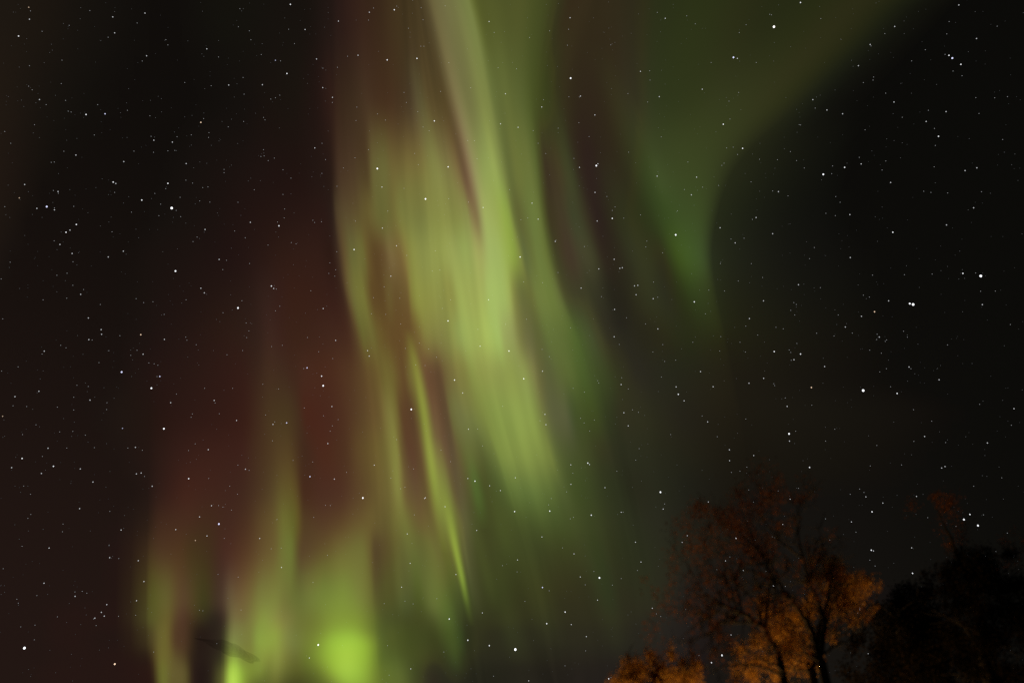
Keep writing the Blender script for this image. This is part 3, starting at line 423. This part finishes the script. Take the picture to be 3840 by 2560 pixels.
def star_mesh(cl, tint):
    if (cl, tint) not in _sm:
        me = bpy.data.meshes.new("star")
        me.from_pydata([tuple(v) for v in ICO_V], [], ICO_F)
        me.materials.append(star_material("starlight", TINT[tint], BRIGHT[cl]))
        _sm[(cl, tint)] = me
    return _sm[(cl, tint)]
def zone(X, Y):
    s = np.interp(X, [pchip(ysx, Gx[:, k], np.array([Y]))[0] for k in range(15)], np.arange(15))
    if s < 3: return ("over the green glow low on the left" if Y > 2050 and s > 0.95 else
                      "over the dull red glow" if s > 1.2 or (s > 0.9 and Y > 1300) else "in the dark sky left of the aurora")
    if s < 10.3: return "within the tall green aurora curtain"
    if s < 12.98 and Y < 1250: return "in the faint green wedge right of the main curtain"
    return "above the autumn trees" if Y > 1700 and X > 2300 else "in the dark sky right of the aurora"
SIZE = {1: "faint", 2: "faint", 3: "small", 4: "medium bright", 5: "bright", 6: "very bright"}
HUE = {'': "white", 'w': "warm white", 'b': "bluish", 'o': "orange"}
SPECIAL = [
 (644, 780, "brightest bluish-white star in the dark sky left of the aurora"),
 (92, 2428, "elongated bluish-white star near the bottom left corner of the sky"),
 (430, 2488, "reddish orange star low on the left, right of the elongated bluish star"),
 (2902, 101, "bright warm white star at the top of the faint green wedge"),
 (3678, 1035, "brightest star near the right edge of the dark sky"),
 (3424, 1141, "brighter star of the close pair right of the aurora"),
 (3412, 1138, "dimmer star of the close pair right of the aurora"),
 (3237, 1464, "very bright lone star below the close pair of stars"),
 (1932, 2434, "brightest of the three stars in a descending row below the main curtain"),
 (2751, 216, "bluish star with a small companion inside the faint green wedge"),
 (3571, 219, "bluish star in the short row of stars at the upper right"),
 (1677, 2419, "middle of the three stars in a descending row below the main curtain"),
 (175, 775, "bright bluish star left of the brightest left-hand star"),
]
def at_far(X, Y, r=STAR_R):
    return CAM + direction(X, Y) * r
N_SINGLE = 300
for i, (cl, tint, X, Y) in enumerate(stars[:N_SINGLE]):
    o = bpy.data.objects.new("star", star_mesh(cl, tint)); C.objects.link(o)
    p = at_far(X, Y); o.location = p
    cosx = direction(X, Y) @ direction(1920, 1280)
    r = RPX[cl] * STAR_R * cosx / F
    o.scale = (r, r, r * 1.15)
    lab = None
    for a, b, l in SPECIAL:
        if abs(a - X) < 9 and abs(b - Y) < 9: lab = l
    z = zone(X, Y)
    if lab is None:
        o['group'] = "%s %s stars %s" % (SIZE[cl], HUE[tint], z)
        lab = "%s %s star %s" % (SIZE[cl], HUE[tint], z)
    o['label'] = lab; o['category'] = "star"
# the fainter rest of the starry sky, one mesh with three brightnesses
rnd = random.Random(11)
faint = [(cl, X, Y) for cl, t, X, Y in stars[N_SINGLE:]]
for _ in range(3600):
    X, Y = rnd.uniform(-900, 4740), rnd.uniform(-900, 2700)
    faint.append((0 if rnd.random() < 0.75 else 1, X, Y))
FB = {0: 0.032, 1: 0.06, 2: 0.17, 3: 0.40}; FR = {0: 1.5, 1: 1.6, 2: 1.8, 3: 2.25}
vv, ff, mi = [], [], []
for cl, X, Y in faint:
    p = at_far(X, Y); r = FR[cl] * STAR_R / F * float(direction(X, Y) @ direction(1920, 1280)); n = len(vv)
    vv += [tuple(p + np.array(v) * r) for v in ICO_V[:12]]
    ff += [(n+a, n+b, n+c) for a, b, c in ((0,11,5),(0,5,1),(0,1,7),(0,7,10),(0,10,11),(1,5,9),(5,11,4),(11,10,2),(10,7,6),(7,1,8),(3,9,4),(3,4,2),(3,2,6),(3,6,8),(3,8,9),(4,9,5),(2,4,11),(6,2,10),(8,6,7),(9,8,1))]
    mi += [cl] * 20
fo = mesh_obj("faint_stars", vv, ff, star_material("starlight", TINT[''], FB[0]))
for k in (1, 2, 3): fo.data.materials.append(star_material("starlight", TINT[''], FB[k]))
fo.data.polygons.foreach_set('material_index', mi)
tag(fo, "countless faint small stars spread over the whole night sky", "stars", kind='stuff')

# ------------------------------------------------------------------ trees
def bark_material(c):
    m = bpy.data.materials.new("bark"); m.use_nodes = True
    n = m.node_tree.nodes; b = n['Principled BSDF']; b.inputs['Roughness'].default_value = 0.95
    t = n.new('ShaderNodeTexNoise'); t.inputs['Scale'].default_value = 14; t.inputs['Detail'].default_value = 6
    r = n.new('ShaderNodeValToRGB')
    r.color_ramp.elements[0].color = (*[v * 0.5 for v in c], 1); r.color_ramp.elements[1].color = (*[v * 1.6 for v in c], 1)
    m.node_tree.links.new(t.outputs[0], r.inputs[0]); m.node_tree.links.new(r.outputs[0], b.inputs['Base Color'])
    return m
def leaf_material(name, dark, light, trans):
    m = bpy.data.materials.new(name); m.use_nodes = True
    t = m.node_tree; n = t.nodes; n.clear()
    a = n.new('ShaderNodeAttribute'); a.attribute_name = 'shade'
    r = n.new('ShaderNodeValToRGB'); r.color_ramp.elements[0].color = (*dark, 1); r.color_ramp.elements[1].color = (*light, 1)
    d = n.new('ShaderNodeBsdfDiffuse'); tr = n.new('ShaderNodeBsdfTranslucent'); mx = n.new('ShaderNodeMixShader')
    mx.inputs[0].default_value = trans; o = n.new('ShaderNodeOutputMaterial')
    t.links.new(a.outputs['Fac'], r.inputs[0]); t.links.new(r.outputs[0], d.inputs['Color']); t.links.new(r.outputs[0], tr.inputs['Color'])
    t.links.new(d.outputs[0], mx.inputs[1]); t.links.new(tr.outputs[0], mx.inputs[2]); t.links.new(mx.outputs[0], o.inputs['Surface'])
    return m
BARK = bark_material((0.035, 0.028, 0.022)); SHADED_BARK = bark_material((0.010, 0.008, 0.006))  # second bark is a darkened copy, shade put into its colour
GOLD = leaf_material("golden_leaf", (0.30, 0.13, 0.03), (0.55, 0.32, 0.07), 0.45)
RUST = leaf_material("rust_leaf", (0.13, 0.048, 0.016), (0.28, 0.108, 0.036), 0.5)
SHADED_LEAF = leaf_material("shaded_leaf", (0.006, 0.006, 0.003), (0.018, 0.012, 0.006), 0.2)  # near black so the lamp hardly shows: unlit look painted into the leaves

class Tubes:
    def __init__(s): s.v, s.f = [], []
    def tube(s, pts, r0, r1, n=6):
        pts = [Vector(p) for p in pts]; L = len(pts)
        up = Vector((0.3, 0.9, 0.2)); base = len(s.v)
        for i, p in enumerate(pts):
            t = (pts[min(i+1, L-1)] - pts[max(i-1, 0)]).normalized()
            a = t.cross(up).normalized(); b = t.cross(a)
            r = r0 + (r1 - r0) * i / (L - 1)
            for k in range(n):
                w = 2 * math.pi * k / n
                s.v.append(p + a * (math.cos(w) * r) + b * (math.sin(w) * r))
        for i in range(L - 1):
            for k in range(n):
                q = base + i*n; s.f.append((q + k, q + (k+1) % n, q + n + (k+1) % n, q + n + k))
        s.f.append(tuple(base + (L-1)*n + k for k in range(n)))
def curve(pts, per=5, rng=None, jit=0.0):
    """Catmull-Rom through the points, with a little natural wobble"""
    P = [Vector(p) for p in pts]; P = [P[0]*2 - P[1]] + P + [P[-1]*2 - P[-2]]
    out = []
    for i in range(1, len(P) - 2):
        for k in range(per):
            t = k / per
            q = 0.5 * ((2*P[i]) + (-P[i-1] + P[i+1])*t + (2*P[i-1] - 5*P[i] + 4*P[i+1] - P[i+2])*t*t + (-P[i-1] + 3*P[i] - 3*P[i+1] + P[i+2])*t**3)
            if rng: q = q + Vector((rng.gauss(0, jit), rng.gauss(0, jit), rng.gauss(0, jit)))
            out.append(q)
    out.append(P[-2]); return out
def rdir(rng):
    while True:
        v = Vector((rng.uniform(-1, 1), rng.uniform(-1, 1), rng.uniform(-1, 1)))
        if 0.05 < v.length < 1: return v.normalized()
def grow(T, rng, p, d, length, r, level, tips, up=0.25):
    """a twig with side twigs"""
    n = max(4, int(length / 0.12)); pts = [p.copy()]; q = p.copy(); dd = d.normalized()
    for i in range(n):
        dd = (dd + rdir(rng) * 0.16 + Vector((0, 0, up * 0.12))).normalized()
        q = q + dd * (length / n); pts.append(q.copy())
    T.tube(pts, r, max(0.0025, r * 0.35), 5 if level > 0 else 4)
    tips.append((pts[-1], dd))
    if level > 0:
        for k in range(rng.randint(3, 5)):
            i = rng.randint(max(1, n // 4), n - 1)
            side = (dd.cross(rdir(rng))).normalized()
            grow(T, rng, pts[i], (dd * 0.75 + side * 0.8).normalized(), length * rng.uniform(0.4, 0.7), r * 0.55, level - 1, tips, up)
class Leaves:
    def __init__(s): s.v, s.f, s.c = [], [], []
    def leaf(s, rng, p, size, hang=0.0):
        d = (rdir(rng) + Vector((0, 0, -hang))).normalized(); a = d.cross(rdir(rng)).normalized()
        n = d.cross(a); w = size * rng.uniform(0.32, 0.46); k = len(s.v); L = size * rng.uniform(0.7, 1.25)
        s.v += [p, p + d*L*0.45 + a*w + n*L*0.08, p + d*L, p + d*L*0.45 - a*w + n*L*0.08]
        s.f.append((k, k+1, k+2, k+3)); s.c += [rng.random()] * 4
    def clump(s, rng, c, rad, n, size, hang=0.3):
        """leaves thickest in a few sub-clusters so the outline is ragged"""
        subs = [(c + Vector((rng.gauss(0, .5)*rad[0], rng.gauss(0, .5)*rad[1], rng.gauss(0, .5)*rad[2])), rng.uniform(.22, .5)) for _ in range(7)]
        for _ in range(n):
            q, f = rng.choice(subs)
            s.leaf(rng, q + Vector((rng.gauss(0, .55)*rad[0]*f, rng.gauss(0, .55)*rad[1]*f, rng.gauss(0, .75)*rad[2]*f)), size, hang)
    def build(s, name, mat, parent):
        o = mesh_obj(name, s.v, s.f, mat, parent, smooth=False)
        a = o.data.attributes.new('shade', 'FLOAT', 'POINT'); a.data.foreach_set('value', s.c)
        return o

def px2m(Y): return Y / math.cos(PITCH) / F * 1.05            # metres per photograph pixel, roughly, at ground distance Y

def tree_root(name, x, Y, label, group=None):
    b = at(x, 2560, Y); r = empty(name, (b.x, Y, 0.0))
    return tag(r, label, "tree", group), Vector((b.x, Y, 0.0))

# --- the dark, half bare tree with two stems
Y0 = 13.0
rng = random.Random(5)
root, base = tree_root("autumn_tree", 3030, Y0, "dark half-bare autumn tree with spreading branches and rusty leaves on its left")
T = Tubes(); tips = []; Lv = Leaves()
stems = []
def limb(pix, r0, r1, Y=Y0, dY=0.0, start=None, twigs=0, tl=0.6, tw_from=0.2, per=4):
    n = len(pix); pts = [at(x, y, Y + dY * i / max(1, n - 1)) for i, (x, y) in enumerate(pix)]
    if start is not None: pts = [start] + pts
    c = curve(pts, per, rng, 0.012); T.tube(c, r0 * 0.66, r1 * 0.66, 7)
    for k in range(twigs):
        i = rng.randint(int(len(c) * tw_from), len(c) - 2); d = (c[i+1] - c[i]).normalized()
        side = d.cross(rdir(rng)).normalized()
        grow(T, rng, c[i], (d * 0.7 + side * 0.75 + Vector((0, 0, 0.2))).normalized(), tl * rng.uniform(0.6, 1.2), max(0.006, (r0 + (r1-r0) * i/len(c)) * 0.4), 2, tips)
    return c
g = base + Vector((-0.12, 0, -0.05)); g2 = base + Vector((0.22, 0.1, -0.05))
limb([(2955,2600),(2935,2512),(2897,2408),(2858,2347),(2798,2309),(2749,2287),(2700,2262),(2640,2250)], 0.11, 0.012, start=g, dY=-0.7, twigs=9, tl=0.75, tw_from=0.45)
limb([(2788,2300),(2730,2318),(2690,2345),(2640,2380),(2580,2405),(2540,2412)], 0.034, 0.008, Y=Y0-0.5, dY=-0.4, twigs=6, tl=0.5)
limb([(2870,2360),(2850,2310),(2838,2270),(2815,2235),(2775,2200),(2735,2170),(2690,2150)], 0.030, 0.007, Y=Y0-0.3, dY=0.5, twigs=6, tl=0.55)
limb([(2935,2512),(2890,2480),(2840,2462),(2800,2440),(2780,2400)], 0.032, 0.008, Y=Y0-0.2, dY=-0.5, twigs=4, tl=0.45)
limb([(2940,2530),(2860,2498),(2780,2490),(2720,2495),(2660,2520)], 0.035, 0.008, Y=Y0-0.1, dY=-0.6, twigs=4, tl=0.5)
limb([(2858,2347),(2852,2290),(2848,2240),(2840,2180)], 0.022, 0.006, Y=Y0-0.2, dY=0.2, twigs=3, tl=0.4)
limb([(3105,2600),(3085,2500),(3074,2468)], 0.12, 0.10, start=g2)
limb([(3074,2468),(3050,2390),(3020,2320),(2979,2260),(2940,2210),(2913,2177),(2847,2150),(2798,2133),(2740,2110)], 0.075, 0.010, dY=-0.8, twigs=9, tl=0.8, tw_from=0.4)
limb([(2925,2190),(2900,2130),(2870,2085),(2830,2050),(2780,2010)], 0.028, 0.007, Y=Y0-0.5, dY=-0.3, twigs=6, tl=0.7)
limb([(3074,2468),(3091,2358),(3086,2303),(3069,2248),(3036,2183),(3012,2084),(2995,2007),(2975,1930)], 0.070, 0.010, dY=0.5, twigs=9, tl=0.8, tw_from=0.45)
limb([(3016,2095),(2960,2055),(2915,2015),(2870,1960),(2840,1900)], 0.028, 0.007, Y=Y0+0.3, dY=0.0, twigs=6, tl=0.7)
limb([(2990,2000),(3000,1950),(2990,1900),(2960,1850)], 0.016, 0.005, Y=Y0+0.4, dY=0.2, twigs=4, tl=0.55)
limb([(3091,2358),(3105,2300),(3110,2230),(3118,2150),(3122,2080)], 0.035, 0.008, Y=Y0+0.1, dY=0.3, twigs=4, tl=0.5)
limb([(3078,2455),(3130,2420),(3200,2390),(3260,2350)], 0.034, 0.009, Y=Y0, dY=0.2, twigs=5, tl=0.5)
limb([(3060,2470),(3010,2450),(2960,2440),(2900,2430)], 0.026, 0.007, Y=Y0, dY=-0.4, twigs=4, tl=0.4)
limb([(3052,2395),(3030,2310),(3020,2230),(3030,2150)], 0.026, 0.006, Y=Y0-0.2, dY=-0.2, twigs=4, tl=0.45)
T_OB = mesh_obj("trunk", T.v, T.f, BARK, root)
m = px2m(Y0)
for x, y, rx, ry, n in ((2650,1950,75,60,520),(2740,1900,80,65,560),(2840,1850,90,60,420),(2700,1975,90,50,520),(2790,1980,80,60,420),
                        (2940,1830,70,50,220),(2610,2045,70,40,280),(2560,2110,55,50,190),(2525,2115,25,45,150),(2500,2200,30,45,150),(2560,2230,60,55,260),
                        (2640,2200,80,70,360),(2425,2180,20,25,70),(2470,2270,45,35,120),(2560,2310,60,40,260),(2690,2240,80,50,380),
                        (2760,2260,50,40,220),(2870,2060,60,45,240),(2720,2120,60,45,240),(2960,1950,50,50,110),(2800,2070,50,40,150),(3105,2005,28,22,110),(3058,1868,20,18,40),
                        (2430,2390,40,40,120),(2470,2430,40,40,120)):
    Lv.clump(rng, at(x, y, Y0 - 0.5 + rng.uniform(-.5, .5)), (rx*m, 0.35, ry*m), int(n * (1.1 if y < 2090 and x < 3000 else 0.42)), 0.034)
for p, d in tips:
    if rng.random() < 0.10: Lv.clump(rng, p, (0.10, 0.10, 0.10), 14, 0.034)
Lv.build("crown", RUST, root)

# --- the golden trees behind it, lit from below by the warm lamp
def golden(name, x, Y, label, clumps, trunk, seed, size=0.036, mat=None):
    rng = random.Random(seed)
    root, base = tree_root(name, x, Y, label, None)
    T = Tubes(); Lv = Leaves(); tips = []; m = px2m(Y)
    top = trunk[-1]
    c = curve([base + Vector((0, 0, -0.05))] + [at(a, b, Y) for a, b in trunk], 5, rng, 0.01); T.tube(c, 0.10, 0.015, 7)
    for a, b, rx, ry, n in clumps:
        p = at(a, b, Y + rng.uniform(-.5, .5))
        i = min(range(len(c)), key=lambda k: (c[k] - p).length + max(0, c[k].z - p.z + 0.4) * 3)
        mid = (c[i] + p) / 2 + Vector((0, 0, -0.12))
        br = curve([c[i], mid, p + Vector((0, 0, ry * m * 0.6))], 5, rng, 0.012); T.tube(br, 0.022, 0.005, 5)
        for k in range(4):
            j = rng.randint(3, len(br) - 2); grow(T, rng, br[j], (rdir(rng) + Vector((0, 0, 0.8))).normalized(), 0.35, 0.007, 1, tips)
        Lv.clump(rng, p, (rx*m, 0.45, ry*m), int(n * 2.4), size)
    mesh_obj("trunk", T.v, T.f, BARK, root)
    Lv.build("crown", mat or GOLD, root)
    return root
YG = 16.0
golden("golden_tree", 3080, YG, "golden autumn tree lit orange from below, behind the half-bare tree",
       [(3085,2105,40,30,320),(3120,2150,50,35,420),(3170,2165,55,35,480),(3205,2200,45,30,520),(3150,2215,60,40,900),(3235,2205,25,25,160),(3195,2250,40,25,300),
        (3130,2270,50,40,520),(3170,2300,45,35,560),(3050,2170,25,35,170),(3045,2240,28,35,190),(2990,2290,45,40,360),(2950,2320,45,40,420),(2890,2290,45,45,360),(2865,2270,20,40,180),
        (2960,2370,60,45,560),(2880,2380,60,40,420),(2910,2430,70,45,480),(2830,2430,45,40,300),(3000,2440,50,60,380),(2960,2500,70,45,480),(2870,2510,70,40,420),(2815,2530,40,35,240),
        (3080,2330,40,45,260),(3240,2310,18,18,60),],
       [(3060,2600),(3055,2480),(3075,2350),(3110,2230),(3120,2130)], 21)
golden("golden_tree", 2470, 14.5, "low golden tree top lit orange at the bottom edge, left of the bare branches",
       [(2350,2500,22,35,170),(2365,2540,40,35,260),(2420,2480,35,35,320),(2445,2530,45,40,420),(2500,2500,32,40,320),(2530,2540,45,35,380),(2570,2500,18,35,200),(2603,2510,16,38,220),(2590,2550,40,30,300),(2480,2575,120,40,700),(2330,2560,40,25,160)],
       [(2470,2620),(2470,2540),(2475,2500)], 33)

# --- the trees on the right, lack of lamplight put into their leaf and bark colours
def dark_tree(name, x, Y, label, clumps, trunk, seed, size, mat, rust=()):
    rng = random.Random(seed)
    root, base = tree_root(name, x, Y, label)
    T = Tubes(); Lv = Leaves(); m = px2m(Y); tips = []
    c = curve([base + Vector((0, 0, -0.05))] + [at(a, b, Y) for a, b in trunk], 5, rng, 0.01); T.tube(c, 0.14, 0.006, 7)
    for k in range(8):
        i = rng.randint(len(c) // 6, int(len(c) * 0.6))
        grow(T, rng, c[i], (rdir(rng) + Vector((0, 0, 0.5))).normalized(), rng.uniform(.6, 1.4), 0.03, 2, tips)
    mesh_obj("trunk", T.v, T.f, SHADED_BARK, root)
    for a, b, rx, ry, n in clumps: Lv.clump(rng, at(a, b, Y + rng.uniform(-.6, .6)), (rx*m, 0.7, ry*m), int(n * 1.9), size * 0.68, 0.1)
    cr = Lv.build("crown", mat, root)
    if rust:
        L2 = Leaves()
        for a, b, rx, ry, n in rust: L2.clump(rng, at(a, b, Y + rng.uniform(-.5, .2)), (rx*m, 0.5, ry*m), int(n * 2.2), 0.034)
        tag(L2.build("leaf_cluster", RUST, root), "thin rusty leaves at the top of the dark tree")
    return root
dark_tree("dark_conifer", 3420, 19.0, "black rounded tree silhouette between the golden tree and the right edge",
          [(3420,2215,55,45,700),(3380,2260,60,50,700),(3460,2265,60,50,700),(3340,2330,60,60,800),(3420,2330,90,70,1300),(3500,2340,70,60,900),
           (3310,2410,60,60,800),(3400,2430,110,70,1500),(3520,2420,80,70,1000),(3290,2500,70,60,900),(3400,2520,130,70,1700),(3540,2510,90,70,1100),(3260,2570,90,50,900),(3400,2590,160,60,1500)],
          [(3420,2600),(3420,2400),(3420,2230)], 41, 0.085, SHADED_LEAF)
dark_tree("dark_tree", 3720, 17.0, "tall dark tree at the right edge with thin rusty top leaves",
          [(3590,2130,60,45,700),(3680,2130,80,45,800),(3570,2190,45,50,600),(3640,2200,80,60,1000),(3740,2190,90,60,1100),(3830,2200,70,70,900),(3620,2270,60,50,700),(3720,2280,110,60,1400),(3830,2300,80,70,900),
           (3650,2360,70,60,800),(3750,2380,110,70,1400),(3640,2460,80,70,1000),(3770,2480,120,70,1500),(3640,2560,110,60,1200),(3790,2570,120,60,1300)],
          [(3720,2600),(3700,2400),(3640,2200),(3580,2050),(3510,1900)], 47, 0.075, SHADED_LEAF,
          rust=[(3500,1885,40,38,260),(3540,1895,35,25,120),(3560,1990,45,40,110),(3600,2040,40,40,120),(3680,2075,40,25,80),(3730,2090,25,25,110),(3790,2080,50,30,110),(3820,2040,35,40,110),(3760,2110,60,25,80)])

# ------------------------------------------------------------------ a thin dark cloud low in front of the aurora
def cloud_material(density):
    m = bpy.data.materials.new("cloud_vapour"); m.use_nodes = True
    t = m.node_tree; t.nodes.clear()
    a = t.nodes.new('ShaderNodeVolumeAbsorption'); a.inputs['Color'].default_value = (0.10, 0.09, 0.08, 1); a.inputs['Density'].default_value = density
    o = t.nodes.new('ShaderNodeOutputMaterial'); t.links.new(a.outputs[0], o.inputs['Volume'])
    return m
RC = 2600.0
cv, cf = [], []
IV, IF = ico(2)
crng = random.Random(3)
for x, y, rx, ry, rot, sh in [(a, b, c * s, d * s, e, s) for a, b, c, d, e in ((770,2399,44,4,8),(806,2409,48,6,12),(848,2422,58,13,14),(872,2436,60,15,20),(906,2450,54,13,22),(932,2460,32,8,24)) for s in ((1.25, 0.95, 0.68, 0.42) if a > 840 else (1.0,))]:
    c = Vector(at_far(x, y, RC)); k = RC / F; n = len(cv)
    d = Vector(direction(x, y)); rt = Vector((1, 0, 0)); upv = rt.cross(d).normalized()
    w = math.radians(rot); u = rt * math.cos(w) - upv * math.sin(w); v = rt * math.sin(w) + upv * math.cos(w)
    for p in IV:
        q = 1 + 0.16 * math.sin(5 * p.x + 3 * p.z + x)
        cv.append(c + (u * (p.x * rx * q) + v * (p.z * ry * q) + d * (p.y * 30 * sh)) * k)
    cf += [(n+a, n+b, n+e) for a, b, e in IF]
o = mesh_obj("cloud", cv, cf, cloud_material(0.009))
tag(o, "small thin dark wisp of cloud crossing the lower left green aurora", "cloud")
